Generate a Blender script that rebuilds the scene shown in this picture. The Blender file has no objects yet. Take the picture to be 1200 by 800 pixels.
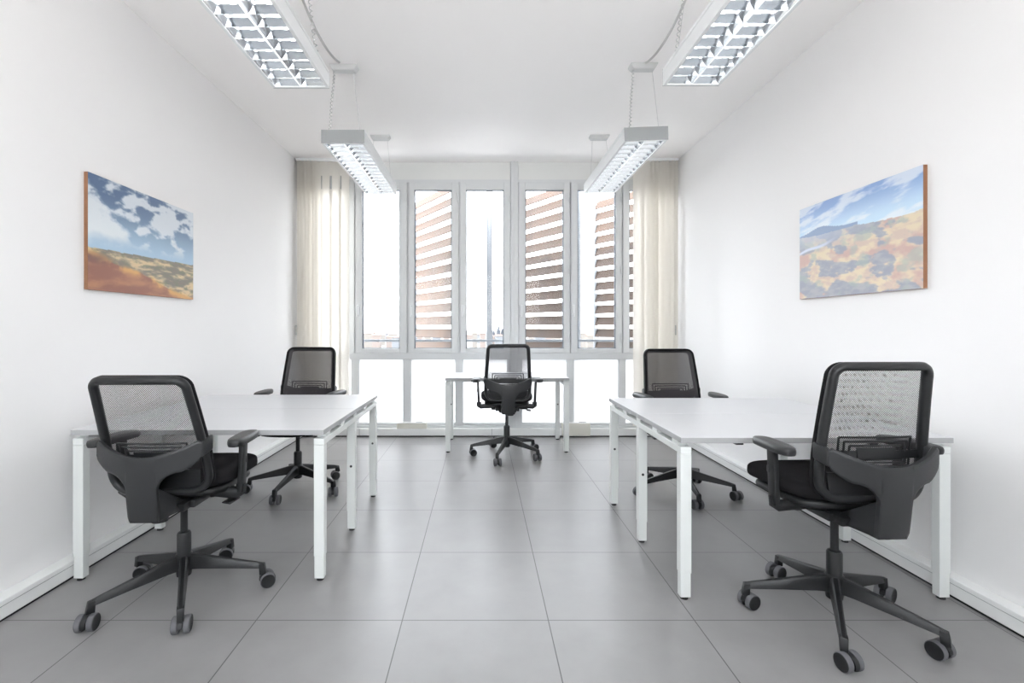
import bpy, bmesh, math, random
from mathutils import Vector, Matrix, noise
random.seed(7)
C = bpy.context.scene.collection
PI = math.pi
CZ = 1.209                      # eye height of the photographer

# ------------------------------------------------------------------ helpers
def srgb(r, g, b):
    def f(c):
        c /= 255.0
        return c/12.92 if c <= 0.04045 else ((c+0.055)/1.055)**2.4
    return (f(r), f(g), f(b), 1.0)

def nmat(name):
    m = bpy.data.materials.new(name); m.use_nodes = True
    return m, m.node_tree.nodes, m.node_tree.links

def mat(name, col, rough=0.5, metal=0.0, spec=0.5, var=0.0, vscale=8.0, bump=0.0, bscale=200.0):
    m, n, l = nmat(name)
    b = n['Principled BSDF']
    b.inputs['Base Color'].default_value = col
    b.inputs['Roughness'].default_value = rough
    b.inputs['Metallic'].default_value = metal
    b.inputs['Specular IOR Level'].default_value = spec
    tc = n.new('ShaderNodeTexCoord')
    if var > 0:
        nz = n.new('ShaderNodeTexNoise'); nz.inputs['Scale'].default_value = vscale; nz.inputs['Detail'].default_value = 5
        l.new(tc.outputs['Object'], nz.inputs['Vector'])
        mx = n.new('ShaderNodeMix'); mx.data_type = 'RGBA'
        mx.inputs['A'].default_value = tuple(c*(1-var) for c in col[:3])+(1,)
        mx.inputs['B'].default_value = tuple(min(1, c*(1+var)) for c in col[:3])+(1,)
        l.new(nz.outputs['Fac'], mx.inputs['Factor']); l.new(mx.outputs['Result'], b.inputs['Base Color'])
    if bump > 0:
        nb = n.new('ShaderNodeTexNoise'); nb.inputs['Scale'].default_value = bscale
        l.new(tc.outputs['Object'], nb.inputs['Vector'])
        bp = n.new('ShaderNodeBump'); bp.inputs['Strength'].default_value = bump; bp.inputs['Distance'].default_value = 0.002
        l.new(nb.outputs['Fac'], bp.inputs['Height']); l.new(bp.outputs['Normal'], b.inputs['Normal'])
    return m

def box(bm, x0, x1, y0, y1, z0, z1, bev=0.0, mi=0):
    vs = [bm.verts.new((x, y, z)) for z in (z0, z1) for y in (y0, y1) for x in (x0, x1)]
    fs = []
    for q in ((0, 2, 3, 1), (4, 5, 7, 6), (0, 1, 5, 4), (2, 6, 7, 3), (0, 4, 6, 2), (1, 3, 7, 5)):
        f = bm.faces.new([vs[i] for i in q]); f.material_index = mi; fs.append(f)
    if bev > 0:
        es = list({e for f in fs for e in f.edges})
        r = bmesh.ops.bevel(bm, geom=es, offset=bev, segments=2, affect='EDGES', profile=0.5)
        for f in r['faces']: f.material_index = mi
    return vs

def hexa(bm, bot, top, bev=0.0):
    vs = [bm.verts.new(p) for p in bot+top]
    fs = [bm.faces.new([vs[i] for i in q]) for q in ((3, 2, 1, 0), (4, 5, 6, 7), (0, 1, 5, 4), (1, 2, 6, 5), (2, 3, 7, 6), (3, 0, 4, 7))]
    if bev > 0:
        bmesh.ops.bevel(bm, geom=list({e for f in fs for e in f.edges}), offset=bev, segments=2, affect='EDGES', profile=0.5)

def tube(bm, pts, r, n=8, closed=False, rz=None, caps=True):
    """sweep an (elliptic) ring along pts"""
    pts = [Vector(p) for p in pts]; N = len(pts); rings = []
    up = Vector((0, 0, 1)); prev = None
    for i, p in enumerate(pts):
        a = pts[(i-1) % N] if (closed or i > 0) else p
        b = pts[(i+1) % N] if (closed or i < N-1) else p
        t = (b-a).normalized()
        if prev is None:
            ref = up if abs(t.dot(up)) < 0.95 else Vector((0, 1, 0))
            s = t.cross(ref).normalized()
        else:
            s = (prev - t*prev.dot(t)).normalized()
        prev = s; q = t.cross(s)
        rr = r[i] if isinstance(r, (list, tuple)) else r
        r2 = rr if rz is None else rz
        rings.append([bm.verts.new(p + s*math.cos(2*PI*k/n)*rr + q*math.sin(2*PI*k/n)*r2) for k in range(n)])
    M = N if closed else N-1
    for i in range(M):
        A, B = rings[i], rings[(i+1) % N]
        for k in range(n):
            bm.faces.new((A[k], A[(k+1) % n], B[(k+1) % n], B[k]))
    if not closed and caps:
        bm.faces.new(rings[0][::-1]); bm.faces.new(rings[-1])

def cyl(bm, p0, p1, r, n=20, mi=0):
    p0 = Vector(p0); p1 = Vector(p1); t = (p1-p0).normalized()
    s = t.cross(Vector((0, 0, 1)) if abs(t.z) < 0.9 else Vector((0, 1, 0))).normalized(); q = t.cross(s)
    rs = r if isinstance(r, tuple) else (r, r)
    R = [[bm.verts.new(p + (s*math.cos(2*PI*k/n)+q*math.sin(2*PI*k/n))*rr) for k in range(n)] for p, rr in ((p0, rs[0]), (p1, rs[1]))]
    fs = [bm.faces.new((R[0][k], R[0][(k+1) % n], R[1][(k+1) % n], R[1][k])) for k in range(n)]
    fs += [bm.faces.new(R[0][::-1]), bm.faces.new(R[1])]
    for f in fs: f.material_index = mi

def lathe(bm, prof, axis_o, n=28, mi=0, axis='z'):
    """prof: list of (r, h)"""
    o = Vector(axis_o); rings = []
    for r, h in prof:
        ring = []
        for k in range(n):
            a = 2*PI*k/n
            v = Vector((r*math.cos(a), r*math.sin(a), h)) if axis == 'z' else Vector((h, r*math.cos(a), r*math.sin(a)))
            ring.append(bm.verts.new(o+v))
        rings.append(ring)
    for i in range(len(rings)-1):
        for k in range(n):
            f = bm.faces.new((rings[i][k], rings[i][(k+1) % n], rings[i+1][(k+1) % n], rings[i+1][k])); f.material_index = mi
    for rg in (rings[0][::-1], rings[-1]):
        f = bm.faces.new(rg); f.material_index = mi

def grid(bm, fn, nu, nv, thick=None, tdir=(0, 1, 0)):
    """surface fn(u,v); with thick a closed shell"""
    A = [[bm.verts.new(fn(i/nu, j/nv)) for j in range(nv+1)] for i in range(nu+1)]
    for i in range(nu):
        for j in range(nv):
            bm.faces.new((A[i][j], A[i+1][j], A[i+1][j+1], A[i][j+1]))
    if thick:
        d = Vector(tdir)*thick
        B = [[bm.verts.new(v.co+d) for v in row] for row in A]
        for i in range(nu):
            for j in range(nv):
                bm.faces.new((B[i][j+1], B[i+1][j+1], B[i+1][j], B[i][j]))
        for i in range(nu):
            bm.faces.new((A[i+1][0], A[i][0], B[i][0], B[i+1][0])); bm.faces.new((A[i][nv], A[i+1][nv], B[i+1][nv], B[i][nv]))
        for j in range(nv):
            bm.faces.new((A[0][j], A[0][j+1], B[0][j+1], B[0][j])); bm.faces.new((A[nu][j+1], A[nu][j], B[nu][j], B[nu][j+1]))

def obj(name, bm, m, parent=None, smooth=None, sub=0, bev=0.0):
    bmesh.ops.recalc_face_normals(bm, faces=bm.faces)
    me = bpy.data.meshes.new(name); bm.to_mesh(me); bm.free()
    o = bpy.data.objects.new(name, me); C.objects.link(o)
    for mm in (m if isinstance(m, (list, tuple)) else [m]): me.materials.append(mm)
    if smooth is not None:
        for p in me.polygons: p.use_smooth = True
        if smooth > 0: me.set_sharp_from_angle(angle=math.radians(smooth))
    if bev > 0:
        md = o.modifiers.new('bevel', 'BEVEL'); md.width = bev; md.segments = 3; md.limit_method = 'ANGLE'; md.angle_limit = math.radians(40)
    if sub:
        md = o.modifiers.new('sub', 'SUBSURF'); md.levels = sub; md.render_levels = sub
    if parent is not None: o.parent = parent
    return o

def tag(o, label=None, cat=None, group=None, kind=None):
    if label: o['label'] = label
    if cat: o['category'] = cat
    if group: o['group'] = group
    if kind: o['kind'] = kind
    return o

def thing(name, label, cat, loc=(0, 0, 0), rz=0.0, group=None, kind=None):
    o = bpy.data.objects.new(name, None); C.objects.link(o)
    o.empty_display_size = 0.1
    o.location = loc; o.rotation_euler = (0, 0, rz)
    return tag(o, label, cat, group, kind)

def copy_tree(o, parent=None):
    c = o.copy(); C.objects.link(c)
    if parent is not None: c.parent = parent
    for ch in list(o.children): copy_tree(ch, c)
    return c

def BM(): return bmesh.new()

# ------------------------------------------------------------------ materials
M = {}
M['wall'] = mat('wall_paint', srgb(241, 240, 240), 0.85, spec=0.2, bump=0.03, bscale=60)
M['ceil'] = mat('ceiling_paint', srgb(251, 249, 248), 0.9, spec=0.2)
M['duct'] = mat('white_duct', srgb(240, 241, 240), 0.45)
M['frame'] = mat('window_aluminium', srgb(214, 216, 217), 0.4, spec=0.5)
M['frame_dark'] = mat('window_gasket', srgb(104, 110, 120), 0.6)
M['head'] = mat('header_board', srgb(225, 226, 224), 0.6)
M['desk'] = mat('desk_laminate', srgb(212, 213, 216), 0.32, spec=0.5, var=0.015, vscale=3)
M['deskleg'] = mat('desk_white_metal', srgb(222, 225, 223), 0.4)
M['edge'] = mat('desk_edge', srgb(168, 169, 170), 0.5)
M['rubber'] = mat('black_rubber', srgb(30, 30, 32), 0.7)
M['hole'] = mat('dark_hole', srgb(55, 55, 58), 0.7)
M['plastic'] = mat('black_plastic', srgb(25, 26, 28), 0.42, bump=0.15, bscale=900)
M['plastic2'] = mat('dark_grey_plastic', srgb(37, 38, 40), 0.42, bump=0.2, bscale=900)
M['fabric'] = mat('black_fabric', srgb(30, 29, 31), 0.95, spec=0.2, bump=0.5, bscale=1200)
M['tread'] = mat('grey_tread', srgb(98, 98, 102), 0.6)
M['steel'] = mat('steel', srgb(120, 122, 126), 0.3, metal=0.9)
M['lamp'] = mat('lamp_white_metal', srgb(232, 234, 235), 0.4)
M['mirror'] = mat('lamp_reflector', srgb(226, 230, 234), 0.14, metal=1.0)
M['cap'] = mat('shade_grey_end_cap', srgb(156, 159, 160), 0.5)  # darker grey carries the shade on lamp ends turned from the windows
M['rose'] = mat('grey_ceiling_rose', srgb(205, 206, 206), 0.5)
M['cable'] = mat('grey_cable', srgb(190, 190, 190), 0.5)
M['cream'] = mat('cream_plastic', srgb(226, 224, 214), 0.5)
M['wood'] = mat('canvas_wood_edge', srgb(146, 104, 76), 0.6, var=0.15, vscale=30)

m, n, l = nmat('floor_tiles')
b = n['Principled BSDF']; tc = n.new('ShaderNodeTexCoord')
mp = n.new('ShaderNodeMapping'); l.new(tc.outputs['Object'], mp.inputs['Vector'])
mp.inputs['Location'].default_value = (0.325, -1.994, 0)
br = n.new('ShaderNodeTexBrick'); br.offset = 0; br.squash = 1
br.inputs['Scale'].default_value = 1; br.inputs['Brick Width'].default_value = 0.604; br.inputs['Row Height'].default_value = 0.603
br.inputs['Mortar Size'].default_value = 0.0022; br.inputs['Mortar Smooth'].default_value = 0.1
br.inputs['Color1'].default_value = srgb(145, 144, 144); br.inputs['Color2'].default_value = srgb(149, 148, 148)
br.inputs['Mortar'].default_value = srgb(84, 83, 84)
l.new(mp.outputs['Vector'], br.inputs['Vector'])
nz = n.new('ShaderNodeTexNoise'); nz.inputs['Scale'].default_value = 3.5; nz.inputs['Detail'].default_value = 8; nz.inputs['Roughness'].default_value = 0.6
l.new(tc.outputs['Object'], nz.inputs['Vector'])
rp = n.new('ShaderNodeMapRange'); rp.inputs['From Min'].default_value = 0.25; rp.inputs['From Max'].default_value = 0.75
rp.inputs['To Min'].default_value = 0.9; rp.inputs['To Max'].default_value = 1.08
l.new(nz.outputs['Fac'], rp.inputs['Value'])
vm = n.new('ShaderNodeVectorMath'); vm.operation = 'SCALE'
l.new(br.outputs['Color'], vm.inputs[0]); l.new(rp.outputs['Result'], vm.inputs['Scale']); l.new(vm.outputs['Vector'], b.inputs['Base Color'])
r2 = n.new('ShaderNodeMapRange'); r2.inputs['To Min'].default_value = 0.27; r2.inputs['To Max'].default_value = 0.40
l.new(nz.outputs['Fac'], r2.inputs['Value']); l.new(r2.outputs['Result'], b.inputs['Roughness'])
bp = n.new('ShaderNodeBump'); bp.inputs['Strength'].default_value = 0.4; bp.inputs['Distance'].default_value = 0.001; bp.invert = True
l.new(br.outputs['Fac'], bp.inputs['Height']); l.new(bp.outputs['Normal'], b.inputs['Normal'])
M['floor'] = m

# clear glass: thin sheet, mostly transparent with a faint reflection
m, n, l = nmat('clear_glass'); n.remove(n['Principled BSDF']); out = n['Material Output']
tr = n.new('ShaderNodeBsdfTransparent'); tr.inputs['Color'].default_value = (0.965, 0.97, 0.97, 1)
gl = n.new('ShaderNodeBsdfGlossy'); gl.inputs['Roughness'].default_value = 0.02
mx = n.new('ShaderNodeMixShader'); mx.inputs[0].default_value = 0.008
l.new(tr.outputs[0], mx.inputs[1]); l.new(gl.outputs[0], mx.inputs[2]); l.new(mx.outputs[0], out.inputs['Surface'])
M['glass'] = m

def translucent(name, col, tcol, fac, alpha=0.0):
    m, n, l = nmat(name); n.remove(n['Principled BSDF']); out = n['Material Output']
    d = n.new('ShaderNodeBsdfDiffuse'); d.inputs['Color'].default_value = col
    t = n.new('ShaderNodeBsdfTranslucent'); t.inputs['Color'].default_value = tcol
    mx = n.new('ShaderNodeMixShader'); mx.inputs[0].default_value = fac
    l.new(d.outputs[0], mx.inputs[1]); l.new(t.outputs[0], mx.inputs[2])
    last = mx
    if alpha > 0:
        tp = n.new('ShaderNodeBsdfTransparent'); m2 = n.new('ShaderNodeMixShader'); m2.inputs[0].default_value = alpha
        l.new(mx.outputs[0], m2.inputs[1]); l.new(tp.outputs[0], m2.inputs[2]); last = m2
    l.new(last.outputs[0], out.inputs['Surface'])
    return m
M['frosted'] = translucent('frosted_glass', srgb(250, 250, 250), (0.98, 0.98, 0.98, 1), 0.8)
M['vane'] = translucent('blind_fabric', srgb(243, 240, 235), srgb(247, 245, 241), 0.5)

def mesh_weave(name, openness, pitch=0.0052):
    m, n, l = nmat(name); b = n['Principled BSDF']; out = n['Material Output']
    b.inputs['Base Color'].default_value = srgb(50, 46, 50); b.inputs['Roughness'].default_value = 0.7
    tc = n.new('ShaderNodeTexCoord'); sx = n.new('ShaderNodeSeparateXYZ'); l.new(tc.outputs['Object'], sx.inputs[0])
    def mth(op, a, bb=None):
        q = n.new('ShaderNodeMath'); q.operation = op
        if isinstance(a, float): q.inputs[0].default_value = a
        else: l.new(a, q.inputs[0])
        if bb is not None:
            if isinstance(bb, float): q.inputs[1].default_value = bb
            else: l.new(bb, q.inputs[1])
        return q.outputs[0]
    k = 2*PI/pitch/1.414
    s = mth('SINE', mth('MULTIPLY', mth('ADD', sx.outputs['X'], sx.outputs['Z']), k))
    t = mth('SINE', mth('MULTIPLY', mth('SUBTRACT', sx.outputs['X'], sx.outputs['Z']), k))
    v = mth('ADD', s, t)                                  # holes on a diagonal lattice
    h = mth('LESS_THAN', v, openness)
    tp = n.new('ShaderNodeBsdfTransparent'); mx = n.new('ShaderNodeMixShader')
    l.new(h, mx.inputs[0]); l.new(b.outputs[0], mx.inputs[1]); l.new(tp.outputs[0], mx.inputs[2])
    l.new(mx.outputs[0], out.inputs['Surface'])
    return m
M['mesh'] = mesh_weave('open_mesh_fabric', 0.02)
M['mesh_dense'] = mesh_weave('dense_mesh_fabric', -0.95)

m, n, l = nmat('tube_glow'); b = n['Principled BSDF']
b.inputs['Emission Color'].default_value = (1, 0.985, 0.96, 1); b.inputs['Emission Strength'].default_value = 5.0
b.inputs['Base Color'].default_value = (0.9, 0.9, 0.9, 1)
M['tube'] = m

def at(px, py, Y):     # point of the place at distance Y whose direction was measured on the photo
    return Vector(((px-563.5)*Y/565.0, Y, CZ+(384.0-py)*Y/565.0))

# ------------------------------------------------------------------ room shell
XL, XR, YF, YB, ZC = -2.04, 2.18, 5.42, -0.8, 3.07
def struct(name, bm, m, **k):
    o = obj(name, bm, m, **k); o['kind'] = 'structure'; return o
b_ = BM(); box(b_, XL-0.3, XR+0.3, YB-0.3, YF+0.12, -0.2, 0.0); struct('floor', b_, M['floor'])
b_ = BM(); box(b_, XL-0.3, XR+0.3, YB-0.3, YF+0.12, ZC, ZC+0.25); struct('ceiling', b_, M['ceil'])
b_ = BM(); box(b_, XL-0.25, XL, YB-0.3, YF+0.12, 0.0, ZC); struct('wall_left', b_, M['wall'])
b_ = BM(); box(b_, XR, XR+0.25, YB-0.3, YF+0.12, 0.0, ZC); struct('wall_right', b_, M['wall'])
BX0, BX1, BZ0, BZ1 = -1.7, 1.5, 1.2, 2.55              # unseen wide window, added behind the photographer to light the room
b_ = BM(); box(b_, XL, XR, YB-0.3, YB, 0.0, BZ0); box(b_, XL, XR, YB-0.3, YB, BZ1, ZC)
box(b_, XL, BX0, YB-0.3, YB, BZ0, BZ1); box(b_, BX1, XR, YB-0.3, YB, BZ0, BZ1); struct('wall_back', b_, M['wall'])
b_ = BM()
for (x0, x1, z0, z1) in ((BX0, BX0+.06, BZ0, BZ1), (BX1-.06, BX1, BZ0, BZ1), (BX0+.06, BX1-.06, BZ0, BZ0+.06), (BX0+.06, BX1-.06, BZ1-.06, BZ1), (-0.03, 0.03, BZ0+.06, BZ1-.06)):
    box(b_, x0, x1, YB-0.2, YB-0.12, z0, z1, bev=0.004)
o = struct('window_20', b_, M['frame'])
b_ = BM(); box(b_, BX0+.05, BX1-.05, YB-0.165, YB-0.16, BZ0+.05, BZ1-.05); obj('pane', b_, M['glass'], o)

def duct_side(name, xw, s):      # cable duct used as skirting, with a shadow gap under it
    b = BM()
    x0, x1 = sorted((xw, xw+s*0.072))
    box(b, x0, x1, YB, 5.345, 0.010, 0.087, bev=0.004)
    o = struct(name, b, [M['duct'], M['rubber']])
    b = BM()
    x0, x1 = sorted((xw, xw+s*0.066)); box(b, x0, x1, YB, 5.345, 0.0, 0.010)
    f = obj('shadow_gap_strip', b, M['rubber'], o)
    b = BM()
    x0, x1 = sorted((xw+s*0.0715, xw+s*0.0735)); box(b, x0, x1, YB, 5.345, 0.064, 0.066)
    obj('cover_groove', b, M['edge'], o)
duct_side('baseboard_left', XL, 1); duct_side('baseboard_right', XR, -1)
b_ = BM(); box(b_, XL, XR, 5.35, 5.42, 0.012, 0.090, bev=0.004)
o = struct('baseboard_front', b_, M['duct'])
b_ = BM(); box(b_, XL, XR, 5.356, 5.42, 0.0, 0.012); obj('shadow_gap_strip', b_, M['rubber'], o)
b_ = BM(); 
for x in (0.12, -1.35, 1.5): box(b_, x, x+0.004, 5.3485, 5.3505, 0.012, 0.09)
obj('joint_line', b_, M['edge'], o)

# ------------------------------------------------------------------ window wall
S = 565.0/YF
def wx(p): return (p-563.5)/S
def wz(p): return CZ+(384.0-p)/S
b_ = BM(); box(b_, XL, wx(598), YF, YF+0.1, wz(210.5), ZC, bev=0.002); box(b_, wx(607.5), XR, YF, YF+0.1, wz(210.5), ZC, bev=0.002)
struct('trim_1', b_, M['head'])                     # board above the windows
# fixed frame
b_ = BM()
fy0, fy1 = YF-0.005, YF+0.09
box(b_, XL, XR, fy0, fy1, wz(214), wz(210.5), bev=0.001)
box(b_, XL, XR, fy0-0.006, fy1, wz(420.6), wz(413.8), bev=0.003)
box(b_, XL, XR, fy0, fy1, 0.0, wz(496), bev=0.003)
box(b_, XL, XR, fy0-0.02, fy0, wz(500.6), wz(498.2), bev=0.002)
for a, c in ((472.5, 481), (534, 542), (664.7, 672.3), (725.4, 733), (411.5, 420), (352, 360), (787, 796)):
    box(b_, wx(a), wx(c), fy0, fy1, wz(496), wz(420.6), bev=0.002)
for a in (478, 538.3, 667.8, 728.8, 416.2, 356, 790.5):
    box(b_, wx(a-0.7), wx(a+0.7), fy0+0.01, fy1, wz(414), wz(214))
box(b_, XL, wx(356), fy0, fy1, wz(420), wz(214)); box(b_, wx(791), XR, fy0, fy1, wz(420), wz(214))
struct('trim_2', b_, M['frame'])
b_ = BM()                                           # central post, ribbed
box(b_, wx(598.3), wx(607.2), YF-0.03, YF+0.1, wz(420.6), ZC, bev=0.004)
box(b_, wx(594.8), wx(611.4), YF-0.03, YF+0.1, 0.09, wz(420.6), bev=0.004)
for k in range(3):
    x = wx(598.5)+k*0.034; box(b_, x, x+0.012, YF-0.036, YF-0.028, 0.09, wz(414), bev=0.002)
box(b_, wx(602), wx(603.6), YF-0.036, YF-0.028, wz(414), ZC, bev=0.001)
struct('trim_3', b_, M['frame'])

sashes = [(357.5, 415.6, 364.5, 408.5, 1), (417.2, 477.2, 424.7, 468.6, 1), (479.2, 537.6, 485.7, 529.6, 1), (539.2, 598.0, 546.0, 590.4, 1),
          (607.6, 667.2, 615.4, 660.4, 0), (668.8, 728.2, 676.5, 721.4, 0), (729.8, 789.6, 737.0, 781.5, 0)]
for i, (a, c, g0, g1, side) in enumerate(sashes):
    w = bpy.data.objects.new('window_%d' % (i+1), None); C.objects.link(w); w['kind'] = 'structure'
    w.location = (wx(a), YF, wz(413.5)); ox, oz = wx(a), wz(413.5)
    t0, t1 = wz(408.2), wz(222.6)
    b = BM(); y0, y1 = -0.018, 0.05
    box(b, 0, wx(g0)-ox, y0, y1, 0, wz(214.2)-oz, bev=0.005)
    box(b, wx(g1)-ox, wx(c)-ox, y0, y1, 0, wz(214.2)-oz, bev=0.005)
    box(b, wx(g0)-ox-0.001, wx(g1)-ox+0.001, y0, y1, 0, t0-oz, bev=0.005)
    box(b, wx(g0)-ox-0.001, wx(g1)-ox+0.001, y0, y1, t1-oz, wz(214.2)-oz, bev=0.005)
    obj('sash_frame', b, M['frame'], w)
    b = BM(); q = 0.010; X0, X1, Z0, Z1 = wx(g0)-ox, wx(g1)-ox, t0-oz, t1-oz
    box(b, X0, X0+q, 0.0, 0.03, Z0, Z1); box(b, X1-q, X1, 0.0, 0.03, Z0, Z1)
    box(b, X0+q, X1-q, 0.0, 0.03, Z0, Z0+q*0.7); box(b, X0+q, X1-q, 0.0, 0.03, Z1-q*0.7, Z1)
    obj('gasket', b, M['frame_dark'], w)
    b = BM(); box(b, X0+q*0.5, X1-q*0.5, 0.012, 0.018, Z0+q*0.3, Z1-q*0.3); obj('pane', b, M['glass'], w)
    hx = (wx(c)-ox-0.004) if side else (wx(c)-ox-0.006)
    for hy in (232, 316, 396):
        b = BM(); cyl(b, (hx, y0-0.010, wz(hy+5.5)-oz), (hx, y0-0.010, wz(hy-5.5)-oz), 0.0085, 12)
        box(b, hx-0.016, hx+0.004, y0-0.006, y0, wz(hy+4.5)-oz, wz(hy-4.5)-oz, bev=0.002)
        obj('hinge', b, M['steel'] if False else M['frame'], w, smooth=35)
    if i in (1, 2, 4, 5, 3):
        hx = 0.028
        b = BM(); box(b, hx-0.014, hx+0.014, y0-0.012, y0, wz(369)-oz, wz(357)-oz, bev=0.004)
        tube(b, [(hx, y0-0.01, wz(359)-oz), (hx, y0-0.045, wz(359)-oz), (hx, y0-0.05, wz(361)-oz), (hx, y0-0.045, wz(371)-oz)], 0.009, 8)
        obj('window_handle', b, M['lamp'], w, smooth=40)
lows = [(360, 411.5), (420, 472.5), (481, 534), (542, 594.8), (611.4, 664.7), (672.3, 725.4), (733, 787)]
for i, (a, c) in enumerate(lows):
    b = BM(); box(b, wx(a), wx(c), YF+0.03, YF+0.036, wz(496), wz(420.6))
    w = struct('window_%d' % (i+8), b, M['frosted'])
    b = BM(); q = 0.007
    for (x0, x1, z0, z1) in ((wx(a), wx(a)+q, wz(496), wz(420.6)), (wx(c)-q, wx(c), wz(496), wz(420.6)), (wx(a)+q, wx(c)-q, wz(496), wz(496)+q), (wx(a)+q, wx(c)-q, wz(420.6)-q, wz(420.6))):
        box(b, x0, x1, YF+0.012, YF+0.0295, z0, z1)
    obj('glazing_bead', b, M['frame'], w)

# socket boxes on the duct under the windows
def socket_box(x0, x1, full, label):
    t = thing('cable_box', label, 'socket box', ((x0+x1)/2, 5.33, 0.0), group='cream socket boxes under the windows')
    w = (x1-x0)/2
    b = BM(); box(b, -w, w, 0.0 if full else 0.012, 0.075, 0.012 if full else 0.091, 0.152, bev=0.006)
    if not full: pass
    obj('box_body', b, M['cream'], t)
    b = BM(); box(b, -w*0.95, w*0.95, 0.004, 0.072, 0.1525, 0.158, bev=0.002); obj('lid', b, M['duct'], t)
    b = BM(); box(b, w*0.25, w*0.75, 0.03, 0.06, 0.1585, 0.164, bev=0.002); obj('cable_inlet', b, M['edge'], t)
socket_box((465-563.5)*5.35/565, (500-563.5)*5.35/565, False, 'cream socket box on the duct left of the window desk')
socket_box((658.5-563.5)*5.35/565, (691.5-563.5)*5.35/565, True, 'cream socket box on the duct right of the window desk')

# ------------------------------------------------------------------ vertical blinds
def vertical_blind(label, x_rail0, x_rail1, vanes, clipx, slots=()):
    t = thing('vertical_blind', label, 'blind', (x_rail0, 5.30, 0.0))
    b = BM(); box(b, 0.0, x_rail1-x_rail0, -0.018, 0.018, ZC-0.03, ZC, bev=0.003); obj('headrail', b, M['lamp'], t)
    for (x, ang, w) in vanes:
        b = BM(); h0, h1 = 0.13, ZC-0.034
        def fn(u, v):
            s = (u-0.5)*w; bow = 0.010*(1-(2*u-1)**2)
            return (x-x_rail0+s*math.cos(ang)-bow*math.sin(ang), s*math.sin(ang)+bow*math.cos(ang), h0+(h1-h0)*v)
        grid(b, fn, 6, 1, thick=0.0012, tdir=(-math.sin(ang), math.cos(ang), 0))
        v = obj('vane', b, M['vane'], t, smooth=60)
    for (x, w) in slots:      # hanger slots that show through the fabric tops
        b = BM(); box(b, x-x_rail0-w/2, x-x_rail0+w/2, -0.050, -0.046, 2.720, 2.865, bev=0.0015); obj('hanger_clip', b, M['edge'], t)
    b = BM(); box(b, clipx-x_rail0-0.014, clipx-x_rail0+0.014, -0.02, 0.0, 1.13, 1.24, bev=0.005)
    cyl(b, (clipx-x_rail0, -0.010, 1.24), (clipx-x_rail0, -0.010, ZC-0.03), 0.0016, 6)
    obj('cord_weight', b, M['cable'], t)
R = math.radians
vertical_blind('cream vertical blind bunched at the left end of the windows', -2.03, -1.44,
    [(-1.985, R(68), .10), (-1.945, R(60), .11), (-1.90, R(64), .11), (-1.86, R(56), .11), (-1.815, R(62), .11), (-1.78, R(50), .10),
     (-1.70, R(12), .125), (-1.60, R(8), .125), (-1.505, R(-6), .12)], -2.02,
    ((-1.735, .01), (-1.635, .022), (-1.525, .012)))
vertical_blind('cream vertical blind bunched at the right end of the windows', 1.68, 2.17,
    [(1.735, R(-8), .12), (1.80, R(-35), .11), (1.86, R(-60), .11), (1.90, R(-48), .11), (1.955, R(-30), .12), (2.015, R(-55), .12), (2.07, R(-62), .12), (2.115, R(-50), .11)], 2.145)

# ------------------------------------------------------------------ desks
def desk_leg(parent, x, y, hole=False, bw=0.05, bd=0.042):
    b = BM()
    box(b, x, x+bw, y, y+bd, 0.118, 0.6495, bev=0.003)
    box(b, x+0.0025, x+bw-0.0025, y+0.0025, y+bd-0.0025, 0.012, 0.119, bev=0.002)
    o = obj('leg', b, M['deskleg'], parent)
    b = BM(); cyl(b, (x+bw/2, y+bd/2, 0.0), (x+bw/2, y+bd/2, 0.0125), 0.017, 14); obj('foot', b, M['rubber'], o)
    if hole:
        b = BM(); cyl(b, (x+bw/2, y-0.0015, 0.385), (x+bw/2, y+0.001, 0.385), 0.0075, 12); obj('bolt', b, M['hole'], o)
    return o

def bench(name, label, X0, Y0, D=1.205, tops=2, group=None):
    W = 1.2
    t = thing(name, label, 'desk', (X0, Y0, 0), group=group)
    h0, h1 = 0.700, 0.725
    if tops == 2:
        spans = [(0, 0.6005), (0.6045, D)]
    else:
        spans = [(0, D)]
    for a, c in spans:
        b = BM(); box(b, 0, W, a, c, h0, h1, bev=0.0015)
        o = obj('desktop', b, M['desk'], t)
        for e in ([(0.0015, W-0.0015, a-0.0012, a+0.001)] if a == 0 else [])+[(-0.0012, 0.001, a+0.0015, c-0.0015), (W-0.001, W+0.0012, a+0.0015, c-0.0015)]:
            b = BM(); box(b, *e, h0+0.0012, h1-0.0012); obj('edge_band', b, M['edge'], o)
    ys = (0.012, D/2-0.021, D-0.054) if tops == 2 else (0.012, D-0.054)
    for x in (0.0, W-0.05):
        for k, y in enumerate(ys): desk_leg(t, x, y, hole=(k > 0))
        b = BM(); box(b, x, x+0.05, 0.012, D-0.012, 0.650, 0.681, bev=0.003)
        r = obj('side_rail', b, M['deskleg'], t)
        n = 5 if tops == 2 else 3
        for k in range(n):
            yy = 0.05 + (D-0.18)*k/(n-1)
            b = BM(); box(b, x+0.004, x+0.046, yy, yy+0.07, 0.681, 0.700, bev=0.001); obj('spacer', b, M['deskleg'], r)
    for yy in ([0.16, 0.42, 0.78, 1.02] if tops == 2 else [0.14, 0.44]):
        b = BM(); box(b, 0.05, W-0.05, yy, yy+0.03, 0.672, 0.700, bev=0.002); obj('cross_beam', b, M['deskleg'], t)
    for x in (0.25, 0.85):
        b = BM(); box(b, x, x+0.035, 0.02, 0.07, 0.688, 0.700, bev=0.002); obj('cable_clip', b, M['rubber'], t)
    return t
bench('bench_desk', 'white double desk on six legs along the left wall, nearer its picture', -1.948, 2.288)
bench('bench_desk', 'white double desk on six legs along the right wall', 0.885, 2.126)
bench('writing_desk', 'small white single desk standing in front of the windows', -0.345, 4.655, D=0.60, tops=1)

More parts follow.
